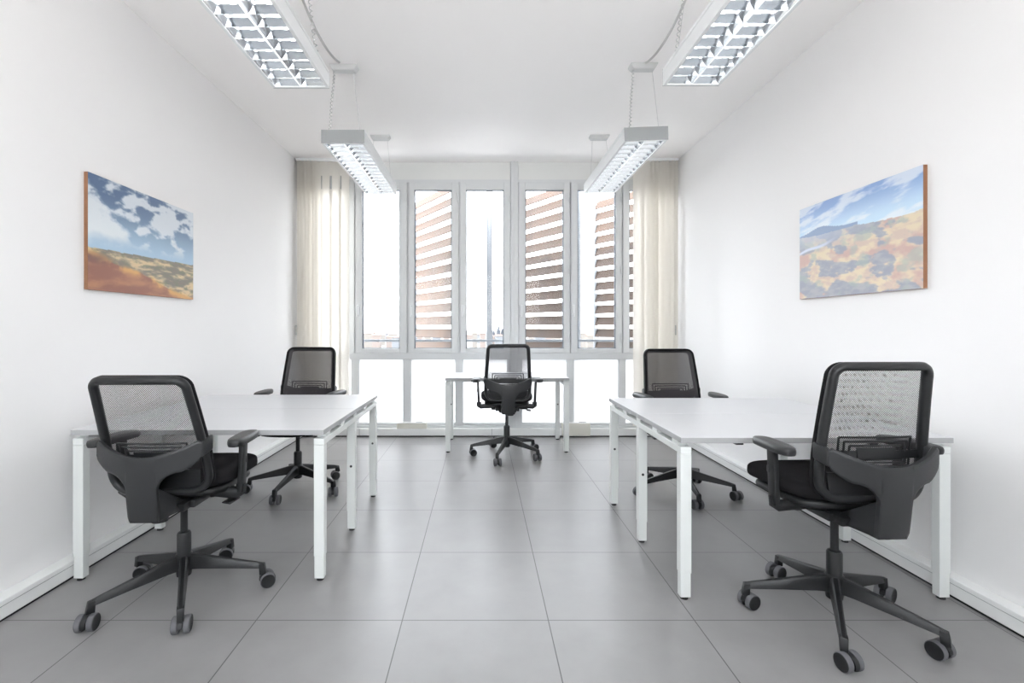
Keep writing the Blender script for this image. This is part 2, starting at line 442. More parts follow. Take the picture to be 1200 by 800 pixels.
# ------------------------------------------------------------------ office chair (faces +Y, origin on the floor under the column)
def back_y(x, z):
    t = max(0.0, (z-0.50)/0.545)
    return -0.180 - 0.100*t**1.3 + 0.030*(abs(x)/0.22)**2

def frame_outline(n=96, inset=0.0):
    """rounded back outline in (x,z): wider low down, generous bottom corners"""
    ht, hb = 1.045-inset, 0.515+inset; pts = []
    def halfw(z):
        t = (z-0.515)/0.53
        return 0.215-inset - 0.022*max(0, (t-0.35)/0.65)**1.1
    # corners
    rt, rb = max(0.012, 0.05-inset*0.7), max(0.02, 0.085-inset*0.7)
    segs = 10
    wt, wb = halfw(ht-rt), halfw(hb+rb)
    for k in range(segs+1):
        a = PI/2*k/segs; pts.append((-wt+rt-rt*math.sin(PI/2-a)*1.0, ht-rt+rt*math.cos(PI/2-a)))
    pts2 = [(-p[0], p[1]) for p in pts[::-1]]
    top = pts+pts2
    right = [(halfw(z), z) for z in [ht-rt-(ht-rt-hb-rb)*k/16 for k in range(1, 16)]]
    br_ = [(wb-rb+rb*math.cos(PI/2*k/segs), hb+rb-rb*math.sin(PI/2*k/segs)) for k in range(segs+1)]
    bl_ = [(-p[0], p[1]) for p in br_[::-1]]
    left = [(-p[0], p[1]) for p in right[::-1]]
    return top+right+br_+bl_+left

def make_chair():
    t = thing('office_chair', 'x', 'chair')
    P, P2 = M['plastic'], M['plastic2']
    # five-star base
    b = BM(); lathe(b, [(0.024, 0.085), (0.030, 0.09), (0.034, 0.125), (0.036, 0.178), (0.033, 0.185), (0.029, 0.188), (0.029, 0.275), (0.026, 0.282)], (0, 0, 0), 28)
    obj('base_hub', b, P, t, smooth=35)
    leg_me = None
    for k in range(5):
        a = math.radians(72*k)
        if leg_me is None:
            b = BM()
            secs = [(0.022, 0.021, 0.120, 0.186), (0.07, 0.019, 0.118, 0.176), (0.20, 0.0155, 0.104, 0.143), (0.305, 0.014, 0.092, 0.118), (0.340, 0.0135, 0.088, 0.108)]
            R_ = [[b.verts.new(p) for p in ((r, -w, z0), (r, -w*0.75, z1-0.006), (r, -w*0.4, z1), (r, w*0.4, z1), (r, w*0.75, z1-0.006), (r, w, z0))] for r, w, z0, z1 in secs]
            for i in range(len(R_)-1):
                for j in range(6): b.faces.new((R_[i][j], R_[i][(j+1) % 6], R_[i+1][(j+1) % 6], R_[i+1][j]))
            b.faces.new(R_[0]); b.faces.new(R_[-1][::-1])
            hexa(b, [(0.321, -0.0125, 0.058), (0.352, -0.0125, 0.058), (0.352, 0.0125, 0.058), (0.321, 0.0125, 0.058)],
                    [(0.318, -0.0135, 0.110), (0.343, -0.0135, 0.107), (0.343, 0.0135, 0.107), (0.318, 0.0135, 0.110)], bev=0.003)
            lo = obj('base_leg', b, P, t, smooth=38); leg_me = lo.data
        else:
            lo = bpy.data.objects.new('base_leg', leg_me); C.objects.link(lo); lo.parent = t
        lo.rotation_euler = (0, 0, a)
    first = None
    casts = []
    for k in range(5):
        a = math.radians(72*k); sw = a + [0.5, 2.2, 4.0, 1.1, 3.1][k]
        if first is None:
            b = BM()
            lathe(b, [(0.0095, 0.040), (0.0095, 0.066)], (0, 0, 0), 14)
            # hood: half-round cover between wheels, trailing from the stem
            pts = []
            for q in range(11):
                an = math.radians(-25+205*q/10); pts.append((0.018+0.0355*math.cos(an), 0.033+0.0300*math.sin(an)))
            inner = [(0.018+(p[0]-0.018)*0.55, 0.033+(p[1]-0.033)*0.55) for p in pts]
            for s in (-1,):
                A0 = [b.verts.new((p[0], -0.009, p[1])) for p in pts]; B0 = [b.verts.new((p[0], 0.009, p[1])) for p in pts]
                A1 = [b.verts.new((p[0], -0.009, p[1])) for p in inner]; B1 = [b.verts.new((p[0], 0.009, p[1])) for p in inner]
                for q in range(10):
                    b.faces.new((A0[q], A0[q+1], B0[q+1], B0[q])); b.faces.new((A1[q+1], A1[q], B1[q], B1[q+1]))
                    b.faces.new((A0[q+1], A0[q], A1[q], A1[q+1])); b.faces.new((B0[q], B0[q+1], B1[q+1], B1[q]))
                b.faces.new((A0[0], B0[0], B1[0], A1[0])); b.faces.new((A0[-1], A1[-1], B1[-1], B0[-1]))
            cyl(b, (0.018, -0.026, 0.033), (0.018, 0.026, 0.033), 0.005, 10)
            first = obj('castor', b, P, t, smooth=40)
            for s in (-1, 1):
                b = BM()
                pr = [(0.018, -0.010), (0.0265, -0.0105), (0.030, -0.0115), (0.0328, -0.009), (0.0330, 0.0), (0.0328, 0.009), (0.030, 0.0115), (0.0265, 0.0105), (0.018, 0.0085)]
                # tread and dark cap
                rings = []
                n_ = 24
                for r, hgt in pr:
                    rings.append([b.verts.new((0.018+r*math.cos(2*PI*q/n_), s*0.0215+hgt*s, 0.033+r*math.sin(2*PI*q/n_))) for q in range(n_)])
                for i in range(len(rings)-1):
                    for q in range(n_):
                        f = b.faces.new((rings[i][q], rings[i][(q+1) % n_], rings[i+1][(q+1) % n_], rings[i+1][q]))
                        f.material_index = 1 if 2 <= i <= 5 else 0
                b.faces.new(rings[0]); b.faces.new(rings[-1][::-1])
                obj('castor_wheel', b, [P, M['tread']], first, smooth=40)
            c = first
        else:
            c = copy_tree(first, t)
        c.location = (0.336*math.cos(a), 0.336*math.sin(a), 0); c.rotation_euler = (0, 0, sw)
    # gas column
    b = BM(); lathe(b, [(0.0235, 0.270), (0.0235, 0.285), (0.0150, 0.288), (0.0150, 0.415)], (0, 0, 0), 24); obj('gas_column', b, P, t, smooth=35)
    # mechanism
    b = BM()
    hexa(b, [(-0.075, -0.13, 0.405), (0.075, -0.13, 0.405), (0.075, 0.10, 0.412), (-0.075, 0.10, 0.412)],
            [(-0.095, -0.16, 0.452), (0.095, -0.16, 0.452), (0.095, 0.15, 0.452), (-0.095, 0.15, 0.452)], bev=0.008)
    box(b, -0.11, -0.085, -0.11, 0.02, 0.418, 0.45, bev=0.006); box(b, 0.085, 0.11, -0.11, 0.02, 0.418, 0.45, bev=0.006)
    lathe(b, [(0.030, 0.390), (0.036, 0.395), (0.036, 0.41)], (0, 0, 0), 20)
    obj('tilt_mechanism', b, P, t, smooth=35)
    b = BM(); cyl(b, (-0.12, 0.07, 0.405), (-0.12, 0.07, 0.448), (0.026, 0.030), 18); obj('tension_knob', b, P2, t, smooth=35)
    b = BM(); cyl(b, (0.02, -0.20, 0.398), (0.02, -0.20, 0.418), (0.030, 0.033), 18); obj('lock_knob', b, P2, t, smooth=35)
    b = BM(); tube(b, [(0.09, 0.03, 0.428), (0.15, 0.03, 0.420), (0.20, 0.03, 0.416)], 0.006, 8)
    hexa(b, [(0.185, -0.03, 0.408), (0.225, -0.035, 0.404), (0.232, 0.045, 0.404), (0.190, 0.045, 0.408)],
            [(0.185, -0.03, 0.414), (0.225, -0.035, 0.412), (0.232, 0.045, 0.412), (0.190, 0.045, 0.414)], bev=0.002)
    obj('height_lever', b, P, t, smooth=35)
    b = BM(); tube(b, [(0.09, 0.10, 0.440), (0.16, 0.10, 0.436)], 0.005, 8)
    hexa(b, [(0.15, 0.075, 0.428), (0.21, 0.08, 0.428), (0.21, 0.125, 0.428), (0.15, 0.125, 0.428)],
            [(0.15, 0.075, 0.436), (0.21, 0.08, 0.434), (0.21, 0.125, 0.434), (0.15, 0.125, 0.436)], bev=0.002)
    obj('tilt_lever', b, P, t, smooth=35)
    # seat: superellipse cushion with drooping front
    def seat_fn(grow, zb, zt, crown):
        def shape(u, v):
            # u around, v from bottom centre over the side to top centre
            a = 2*PI*u; ex = 2/3.6
            cx = math.copysign(abs(math.cos(a))**ex, math.cos(a)); cy = math.copysign(abs(math.sin(a))**ex, math.sin(a))
            W_, D_ = 0.243+grow, 0.230+grow
            ph = PI*(v-0.5)                               # -90..90
            rr = abs(math.cos(ph))**0.36; zz = math.copysign(abs(math.sin(ph))**0.75, math.sin(ph))
            x = W_*cx*rr; y = 0.081+D_*cy*rr*(1.0 if cy < 0 else 1.03)
            mid = (zb+zt)/2; hh = (zt-zb)/2
            z = mid+hh*zz
            if v > 0.5: z += crown*(abs(x)/W_)**2*rr*0.8
            d = max(0, (y-0.12)/0.17); z -= 0.026*d*d
            d = max(0, (-y-0.05)/0.10); z += 0.008*d*d
            return (x, y, z)
        return shape
    def closed_blob(fn, nu, nv):
        b = BM()
        rings = [[b.verts.new(fn(i/nu, (j+0.0)/nv)) for i in range(nu)] for j in range(1, nv)]
        lo = b.verts.new(fn(0, 0.0)); hi = b.verts.new(fn(0, 1.0))
        for v in (lo, hi): v.co.x = 0; v.co.y = 0.081
        for j in range(len(rings)-1):
            for i in range(nu): b.faces.new((rings[j][i], rings[j][(i+1) % nu], rings[j+1][(i+1) % nu], rings[j+1][i]))
        for i in range(nu):
            b.faces.new((lo, rings[0][(i+1) % nu], rings[0][i])); b.faces.new((hi, rings[-1][i], rings[-1][(i+1) % nu]))
        return b
    obj('seat', closed_blob(seat_fn(0.0, 0.492, 0.580, 0.012), 56, 20), M['fabric'], t, smooth=0)
    obj('seat_shell', closed_blob(seat_fn(-0.030, 0.450, 0.508, 0.0), 56, 14), P, t, smooth=0)
    # back frame
    o2 = frame_outline()
    b = BM(); tube(b, [(x, back_y(x, z), z) for x, z in frame_outline(inset=0.016)], 0.0165, 10, closed=True, rz=0.019)
    obj('back_frame', b, P, t, smooth=0)
    b = BM(); tube(b, [(x, back_y(x, z)+0.022, z) for x, z in frame_outline(inset=0.007)], 0.008, 8, closed=True)
    obj('fabric_rim', b, M['fabric'], t, smooth=0)
    # mesh panel
    b = BM()
    ol = frame_outline(inset=0.022)
    # cap as rows: for each z find half width from the outline
    def half_at(z):
        best = 0
        for i in range(len(ol)):
            (x0, z0), (x1, z1) = ol[i], ol[(i+1) % len(ol)]
            if (z0-z)*(z1-z) <= 0 and abs(z1-z0) > 1e-9:
                xx = x0+(x1-x0)*(z-z0)/(z1-z0); best = max(best, abs(xx))
        return best
    zlo, zhi = 0.540, 1.021
    def mf(u, v):
        z = zlo+(zhi-zlo)*v; h = half_at(z); x = (2*u-1)*h
        return (x, back_y(x, z)+0.018, z)
    grid(b, mf, 16, 26)
    obj('back_mesh', b, M['mesh'], t, smooth=0)
    # lower opaque strip of the back
    b = BM()
    grid(b, lambda u, v: ((2*u-1)*0.17*(0.92+0.08*v), back_y((2*u-1)*0.17, 0.545+0.085*v)+0.004, 0.545+0.085*v), 12, 4, thick=0.008)
    obj('lower_back_plate', b, P, t, smooth=40)
    # lumbar support: nested loops on a cross band
    b = BM()
    def cy(x, z): return back_y(x, z)+0.004
    band = [(-0.195+0.39*i/12) for i in range(13)]
    grid(b, lambda u, v: (-0.195+0.39*u, cy(-0.195+0.39*u, 0.70), 0.694+0.030*v), 14, 1, thick=0.006, tdir=(0, -1, 0))
    for (hw, zt, zb) in ((0.140, 0.775, 0.665), (0.120, 0.759, 0.678), (0.100, 0.743, 0.690)):
        for z in (zt, zb):
            tube(b, [(x, cy(x, z), z) for x in [(-hw+2*hw*i/8) for i in range(9)]], 0.0042, 6)
        for s in (-1, 1):
            tube(b, [(s*hw, cy(hw, z), z) for z in (zb, (zb+zt)/2, zt)], 0.0042, 6)
    grid(b, lambda u, v: (-0.075+0.15*u, cy(-0.075+0.15*u, 0.72)-0.001, 0.70+0.036*v), 8, 1, thick=0.005, tdir=(0, -1, 0))
    obj('lumbar_support', b, P, t, smooth=40)
    # back support: band wrapping round plus spine
    def ys(x, z):
        y = -0.284 + 0.056*(abs(x)/0.204)**2.2
        if z < 0.62: y += 0.02*((0.62-z)/0.20)**1.5
        return y
    def ztop(x): return 0.680+0.062*(abs(x)/0.204)**1.7
    def zbot(x):
        ax = abs(x)
        if ax <= 0.058: return 0.418+0.004*(ax/0.058)**6
        if ax < 0.14: return 0.540+0.078*math.sqrt(max(0, 1-((0.14-ax)/0.0815)**2))
        return 0.618+0.045*((ax-0.14)/0.064)**1.3
    xs = [0, .02, .04, .050, .058, .0586, .0592, .061, .064, .069, .077, .090, .11, .125, .14, .15, .165, .178, .19, .197, .202, .204]
    xs = [-x for x in xs[:0:-1]]+xs
    b = BM(); NV = 14; th = 0.022
    A = []; B = []
    for x in xs:
        z0, z1 = zbot(x), ztop(x)
        if abs(x) > 0.200: m_ = (z0+z1)/2; z0, z1 = m_+(z0-m_)*0.75, m_+(z1-m_)*0.75
        ra = []; rb = []
        for j in range(NV+1):
            z = z0+(z1-z0)*j/NV; y = ys(x, z)
            # outward normal in plan
            e = 1e-3; dy = (ys(x+e, z)-ys(x-e, z))/(2*e); nx, ny = dy, -1.0; q = math.hypot(nx, ny)
            ed = 0.004 if j in (0, NV) else 0.0
            ra.append(b.verts.new((x+nx/q*(th/2-ed), y+ny/q*(th/2-ed), z))); rb.append(b.verts.new((x-nx/q*(th/2-ed), y-ny/q*(th/2-ed), z)))
        A.append(ra); B.append(rb)
    nx_ = len(xs)
    for i in range(nx_-1):
        for j in range(NV):
            b.faces.new((A[i][j], A[i][j+1], A[i+1][j+1], A[i+1][j])); b.faces.new((B[i][j+1], B[i][j], B[i+1][j], B[i+1][j+1]))
        b.faces.new((A[i][0], A[i+1][0], B[i+1][0], B[i][0])); b.faces.new((A[i+1][NV], A[i][NV], B[i][NV], B[i+1][NV]))
    for i in (0, nx_-1):
        for j in range(NV): b.faces.new((A[i][j], A[i][j+1], B[i][j+1], B[i][j]))
    # ends that clasp the frame
    for s in (-1, 1):
        hexa(b, [(s*0.175, -0.245, 0.664), (s*0.212, -0.232, 0.668), (s*0.222, -0.165, 0.684), (s*0.196, -0.172, 0.684)],
                [(s*0.175, -0.245, 0.720), (s*0.212, -0.232, 0.732), (s*0.222, -0.165, 0.752), (s*0.196, -0.172, 0.746)], bev=0.008)
    # channel walls and foot running forward under the seat
    for s in (-1, 1):
        hexa(b, [(s*0.043, -0.272, 0.420), (s*0.056, -0.272, 0.420), (s*0.066, -0.100, 0.412), (s*0.053, -0.100, 0.412)],
                [(s*0.043, -0.276, 0.560), (s*0.056, -0.276, 0.560), (s*0.066, -0.100, 0.448), (s*0.053, -0.100, 0.448)], bev=0.004)
    box(b, -0.055, 0.055, -0.272, -0.11, 0.417, 0.428, bev=0.003)
    obj('back_support', b, P2, t, smooth=50)
    # armrests
    for s in (-1, 1):
        b = BM()
        tube(b, [(s*0.10, -0.01, 0.458), (s*0.20, -0.01, 0.452), (s*0.245, -0.01, 0.448), (s*0.262, -0.01, 0.458), (s*0.264, -0.01, 0.49)], 0.013, 10, rz=0.024)
        hexa(b, [(s*0.252, -0.034, 0.455), (s*0.274, -0.034, 0.455), (s*0.274, 0.014, 0.455), (s*0.252, 0.014, 0.455)],
                [(s*0.262, -0.034, 0.690), (s*0.284, -0.034, 0.690), (s*0.284, 0.012, 0.690), (s*0.262, 0.012, 0.690)], bev=0.005)
        a_ = obj('armrest', b, P, t, smooth=40)
        b = BM(); box(b, s*0.280-0.0035, s*0.280+0.0012, -0.004, 0.010, 0.585, 0.612, bev=0.0005)
        obj('adjustment_slot', b, M['hole'], a_)
        # pad
        b = BM(); n_ = 36; prof = [(0.75, 0.688), (0.93, 0.690), (1.0, 0.699), (1.0, 0.708), (0.94, 0.716), (0.78, 0.720), (0.4, 0.7215)]
        rings = []
        for k_, z in prof:
            rg = []
            for q in range(n_):
                an = 2*PI*q/n_; ca, sa = math.cos(an), math.sin(an)
                x = 0.040*math.copysign(abs(ca)**0.75, ca); y = 0.127*math.copysign(abs(sa)**0.62, sa)
                x += -s*0.012*(y/0.135)                   # toe-in towards the front
                kk = k_ if abs(k_-1) < 1e-6 else 1-(1-k_)*1.0
                rg.append(b.verts.new((s*0.285+x*kk, -0.035+y*(1-(1-k_)*0.3), z-0.006*max(0, y/0.135)**3)))
            rings.append(rg)
        for j in range(len(rings)-1):
            for q in range(n_): b.faces.new((rings[j][q], rings[j][(q+1) % n_], rings[j+1][(q+1) % n_], rings[j+1][q]))
        b.faces.new(rings[0][::-1]); b.faces.new(rings[-1])
        obj('arm_pad', b, P2, a_, smooth=45)
    return t

base_names = ('base_hub', 'base_leg', 'castor')
BACK = ('back_frame', 'fabric_rim', 'back_mesh', 'lower_back_plate', 'lumbar_support', 'back_support')
def place_chair(root, x, y, face, star, label, dense=False, up=(0, 0, 0, 0, 0), lean=0.0):
    root.location = (x, y, 0); root.rotation_euler = (0, 0, face); tag(root, label, 'chair', 'black mesh office chairs')
    k = 0; kc = 0
    for ch in root.children:
        nm = ch.name.split('.')[0]
        if nm in BACK: ch.location.z = up[0]+(up[3] if nm == 'lumbar_support' else 0)+(up[4] if nm == 'back_support' else 0)
        elif nm == 'armrest': ch.location.z = up[2]
        if nm in BACK and nm != 'back_support' and lean:
            ch.rotation_euler = (lean, 0, 0); py, pz = -0.24, 0.65
            ch.location = (0, py-(py*math.cos(lean)-pz*math.sin(lean)), ch.location.z+pz-(py*math.sin(lean)+pz*math.cos(lean)))
        elif nm not in base_names and nm != 'gas_column': ch.location.z = up[1]
        if nm == 'base_hub': ch.rotation_euler = (0, 0, star-face)
        if nm == 'base_leg':
            ch.rotation_euler = (0, 0, math.radians(72*k)+star-face); k += 1
        if nm == 'castor':
            a = math.radians(72*kc)+star-face; ch.location = (0.336*math.cos(a), 0.336*math.sin(a), 0); kc += 1
        if nm == 'back_mesh' and dense:
            ch.material_slots[0].link = 'OBJECT'; ch.material_slots[0].material = M['mesh_dense']
proto = make_chair()
chairs = [
    (-1.348, 2.19, R(1.0), R(11.5), 'black mesh office chair nearest the camera on the left, its back turned', False, (-0.020, 0.014, -0.032, -0.02, -0.012), R(7.0)),
    (1.470, 2.005, R(2.5), R(22.4), 'black mesh office chair nearest the camera on the right, its back turned', False, (0.038, 0.030, 0.030, -0.01, 0.013), R(-4.5)),
    (0.245, 4.56, R(0), R(36.5), 'black mesh office chair at the small desk, facing the windows', False, (0.008, 0.02, 0.0, 0.0, 0.0)),
    (-1.372, 3.615, R(175.5), R(48.3), 'black mesh office chair behind the left double desk, facing the camera', True, (0.030, 0.01, 0.0, 0.055, 0.0)),
    (1.478, 3.53, R(183), R(48.5), 'black mesh office chair behind the right double desk, facing the camera', True, (0.005, 0.0, 0.0, 0.0, 0.0))]
roots = [proto]+[copy_tree(proto) for _ in chairs[1:]]
for r_, a_ in zip(roots, chairs): place_chair(r_, *a_)

# ------------------------------------------------------------------ pendant lamps (origin at ceiling over the near end; body runs along +Y)
LW, LL, LB, LH = 0.305, 1.31, 2.513, 0.093
def coil(bm, p0, p1, turns, rad, r, sag=0.0, jx=0.0):
    p0, p1 = Vector(p0), Vector(p1); pts = []; N = turns*8
    d = (p1-p0).normalized(); s = d.cross(Vector((0, 1, 0))).normalized() if abs(d.y) < 0.9 else d.cross(Vector((0, 0, 1))).normalized(); q = d.cross(s)
    for i in range(N+1):
        u = i/N; c = p0.lerp(p1, u); c.z -= sag*4*u*(1-u); c.x += jx*math.sin(u*9.0)
        a = 2*PI*turns*u; pts.append(c+s*rad*math.cos(a)+q*rad*math.sin(a))
    tube(bm, pts, r, 5)

def make_lamp():
    t = thing('pendant_lamp', 'x', 'lamp')
    w = LW/2; zb, zt = LB-ZC, LB+LH-ZC
    b = BM()
    prof = [(-w, zt-0.012), (-w+0.010, zt), (-w, zb+0.006)]
    box(b, -w, -w+0.006, 0, LL, zb, zt, bev=0.001); box(b, w-0.006, w, 0, LL, zb, zt, bev=0.001)
    box(b, -w+0.006, w-0.006, 0, 0.006, zb, zt, bev=0.001); box(b, -w+0.006, w-0.006, LL-0.006, LL, zb, zt, bev=0.001)
    box(b, -w-0.003, -w, 0.004, LL-0.004, zt-0.020, zt-0.014); box(b, w, w+0.003, 0.004, LL-0.004, zt-0.020, zt-0.014)
    # closed top tray
    for (x0, x1) in ((-w+0.006, w-0.006),): box(b, x0, x1, 0.006, LL-0.006, zt-0.004, zt)
    obj('housing', b, M['lamp'], t)
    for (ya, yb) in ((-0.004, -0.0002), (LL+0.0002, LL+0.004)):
        b = BM(); box(b, -w, w, ya, yb, zb, zt, bev=0.0012); obj('shaded_end_cap', b, M['cap'], t)
    b = BM()       # bottom lip
    q = 0.016
    box(b, -w+0.006, -w+q, 0.006, LL-0.006, zb, zb+0.004); box(b, w-q, w-0.006, 0.006, LL-0.006, zb, zb+0.004)
    box(b, -w+q, w-q, 0.006, q, zb, zb+0.004); box(b, -w+q, w-q, LL-q, LL-0.006, zb, zb+0.004)
    obj('rim', b, M['lamp'], t)
    # mirror louvre: side reflectors, centre wedge, cross blades
    b = BM(); xi = w-q
    hB = zb+0.004; hT = zb+0.052
    def refl(xa, xb_):   # parabolic sheet from bottom xa to top xb_
        grid(b, lambda u, v: (xa+(xb_-xa)*(1-(1-v)**1.8), q+(LL-2*q)*u, hB+(hT-hB)*v), 1, 7, thick=0.001, tdir=(0.3 if xb_ > xa else -0.3, 0, 0.3))
    refl(-xi, -0.118); refl(xi, 0.118); refl(-0.004, -0.034); refl(0.004, 0.034)
    NB = 15
    for k in range(NB+1):
        y = q+(LL-2*q)*k/NB
        for sgn in (-1, 1):
            xa, xb2 = (-xi, -0.004) if sgn < 0 else (0.004, xi)
            xt0, xt1 = (-0.118, -0.034) if sgn < 0 else (0.034, 0.118)
            # V shaped blade, thin below and wider above, curved flanks
            for dd in (-1, 1):
                if (k == 0 and dd < 0) or (k == NB and dd > 0): continue
                def bf(u, v, dd=dd):
                    z = hB+(hT-0.014-hB)*v; x0 = xa+(xt0-xa)*(1-(1-v*0.7)**1.8); x1 = xb2+(xt1-xb2)*(1-(1-v*0.7)**1.8)
                    return (x0+(x1-x0)*u, y+dd*(0.001+0.011*v**1.4), z)
                grid(b, bf, 1, 5)
    obj('louvre', b, M['mirror'], t, smooth=60)
    for s in (-1, 1):
        b = BM(); cyl(b, (s*0.077, 0.03, zb+0.070), (s*0.077, LL-0.03, zb+0.070), 0.008, 12)
        obj('fluorescent_tube', b, M['tube'], t, smooth=40)
    return t

def rose(bm, x, y):
    hexa(bm, [(x-0.078, y-0.03, -0.036), (x+0.078, y-0.03, -0.036), (x+0.078, y+0.03, -0.036), (x-0.078, y+0.03, -0.036)],
             [(x-0.098, y-0.045, 0.0), (x+0.098, y-0.045, 0.0), (x+0.098, y+0.045, 0.0), (x-0.098, y+0.045, 0.0)], bev=0.006)

def finish_lamp(t, flip, y_rose0, y_rose1, coil_end):
    """ceiling roses, wires and curly cable; local frame of lamp t"""
    zt = LB+LH-ZC
    for (ry, ay, ce) in ((y_rose0, 0.05, coil_end == 0), (y_rose1, LL-0.05, coil_end == 1)):
        b = BM(); rose(b, 0, ry); r_ = obj('ceiling_rose', b, M['rose'], t, smooth=30)
        b = BM(); s = flip
        tube(b, [(s*0.066, ry, -0.034), (s*0.108, ay, zt)], 0.0012, 6); tube(b, [(s*0.108, ay, zt-0.002), (s*0.108, ay, zt+0.012)], 0.004, 8)
        obj('suspension_wire', b, M['cable'], t)
        b = BM(); tube(b, [(-s*0.066, ry, -0.034), (-s*0.100, ay, zt)], 0.0012, 6); tube(b, [(-s*0.100, ay, zt-0.002), (-s*0.100, ay, zt+0.012)], 0.004, 8)
        obj('suspension_wire', b, M['cable'], t)
        if ce:
            b = BM(); coil(b, (-s*0.070, ry, -0.034), (-s*0.103, ay-0.02 if ay < 1 else ay+0.02, zt+0.002), 16, 0.0075, 0.0024, jx=0.002)
            obj('curly_cable', b, M['cable'], t, smooth=0)
proto_l = make_lamp()
lamps = [
    (-0.977, 1.315, 0, 'white louvred pendant lamp close overhead on the left, cut by the frame', (-1, 0.06, 1.19, 1)),
    (-0.975, 3.405, 0, 'white louvred pendant lamp further back on the left, near the windows', (1, 0.035, 1.285, 0)),
    (1.133, 1.290, 0, 'white louvred pendant lamp close overhead on the right, cut by the frame', (1, 0.06, 1.19, 1)),
    (1.149, 3.355, R(-2.0), 'white louvred pendant lamp further back on the right, near the windows', (1, 0.065, 1.33, 0))]
lr = [proto_l]+[copy_tree(proto_l) for _ in lamps[1:]]
for o, (x, y, roll, lb, fin) in zip(lr, lamps):
    o.location = (x, y, ZC); tag(o, lb, 'lamp', 'louvred pendant lamps')
    finish_lamp(o, *fin)
    if roll:     # hangs a touch crooked: turn the body parts only
        for ch in o.children:
            if ch.name.split('.')[0] in ('housing', 'shaded_end_cap', 'rim', 'louvre', 'fluorescent_tube'):
                c0 = Vector((0, 0, LB+LH-ZC)); ch.matrix_local = Matrix.Translation(c0) @ Matrix.Rotation(roll, 4, 'Y') @ Matrix.Translation(-c0)
for (x, sx, lb) in ((-0.985, -0.01, 'grey curly cable along the ceiling between the left lamps'), (1.150, 0.01, 'grey curly cable along the ceiling between the right lamps')):
    b = BM(); coil(b, (x-0.01, 2.62, ZC-0.01), (x, 3.36 if x < 0 else 3.365, ZC-0.014), 70, 0.006, 0.0020, sag=0.065)
    tag(obj('curly_cable', b, M['cable'], None, smooth=0), lb, 'cable', 'ceiling cables between lamps')

# ------------------------------------------------------------------ pictures (colour from a painted landscape function)
def fbm(x, y, o=5, s=0.0):
    v = 0; a = 0.5; f = 1
    for i in range(o):
        v += a*noise.noise(Vector((x*f+s, y*f-s, s*1.7))); a *= 0.5; f *= 2.05
    return v
def sst(a, b, x):
    t = min(1, max(0, (x-a)/(b-a))); return t*t*(3-2*t)
def lerp3(a, b, t): return tuple(a[i]+(b[i]-a[i])*t for i in range(3))
def art_left(u, v):
    hz = 0.635-0.03*u+0.012*fbm(u*9, 0, 3, 3)
    if v < hz:
        t = v/hz
        c = lerp3((84, 108, 142), (168, 196, 218), sst(0.15, 1.0, t))
        n1 = fbm(u*5.2+v*2.0, v*7.5-u*1.5, 6, 1.3)
        cl = sst(0.00, 0.22, n1+0.14*sst(.15, .5, u)*sst(.75, .3, t))
        # long bank of cloud falling from the left edge
        e = v-(0.12+1.0*u); w = sst(-0.02, 0.10, e+0.25*fbm(u*8, v*10, 4, 5))*sst(0.62, 0.50, v+u*0.1+0.10*fbm(u*6, v*6, 3, 9))*sst(0.50, 0.28, u)
        c = lerp3(c, (232, 236, 238), max(cl*0.85*sst(1.0, 0.72, t), w*0.9))
        return c
    d = (v-hz)/(1-hz)
    n2 = fbm(u*7, v*22, 5, 2.2); n3 = fbm(u*16, v*34, 4, 7.7)
    far = lerp3((128, 122, 112), (214, 190, 150), sst(-0.15, 0.25, n2+0.25*(d-0.3)))
    far = lerp3(far, (120, 124, 104), sst(0.05, 0.25, n3)*0.7)
    slope = 0.67+0.08*sst(0, .25, u)+0.23*sst(0.22, 1.0, u)+0.02*fbm(u*10, 1, 3, 1)
    near = lerp3((148, 98, 82), (180, 128, 96), sst(-0.2, 0.3, fbm(u*4+v*3, v*9, 5, 4)))
    rim = sst(0.07, 0.0, abs(v-slope-0.02))
    c = lerp3(far, near, sst(-0.01, 0.015, v-slope))
    c = lerp3(c, (228, 178, 110), rim*0.75*sst(-0.2, 0.15, fbm(u*9, v*9, 3, 8)))
    if u < 0.22: c = lerp3(c, (112, 82, 80), sst(0.22, 0.05, u)*sst(0.02, 0.10, v-hz)*sst(0.16, 0.08, v-hz)*0.8)
    return c
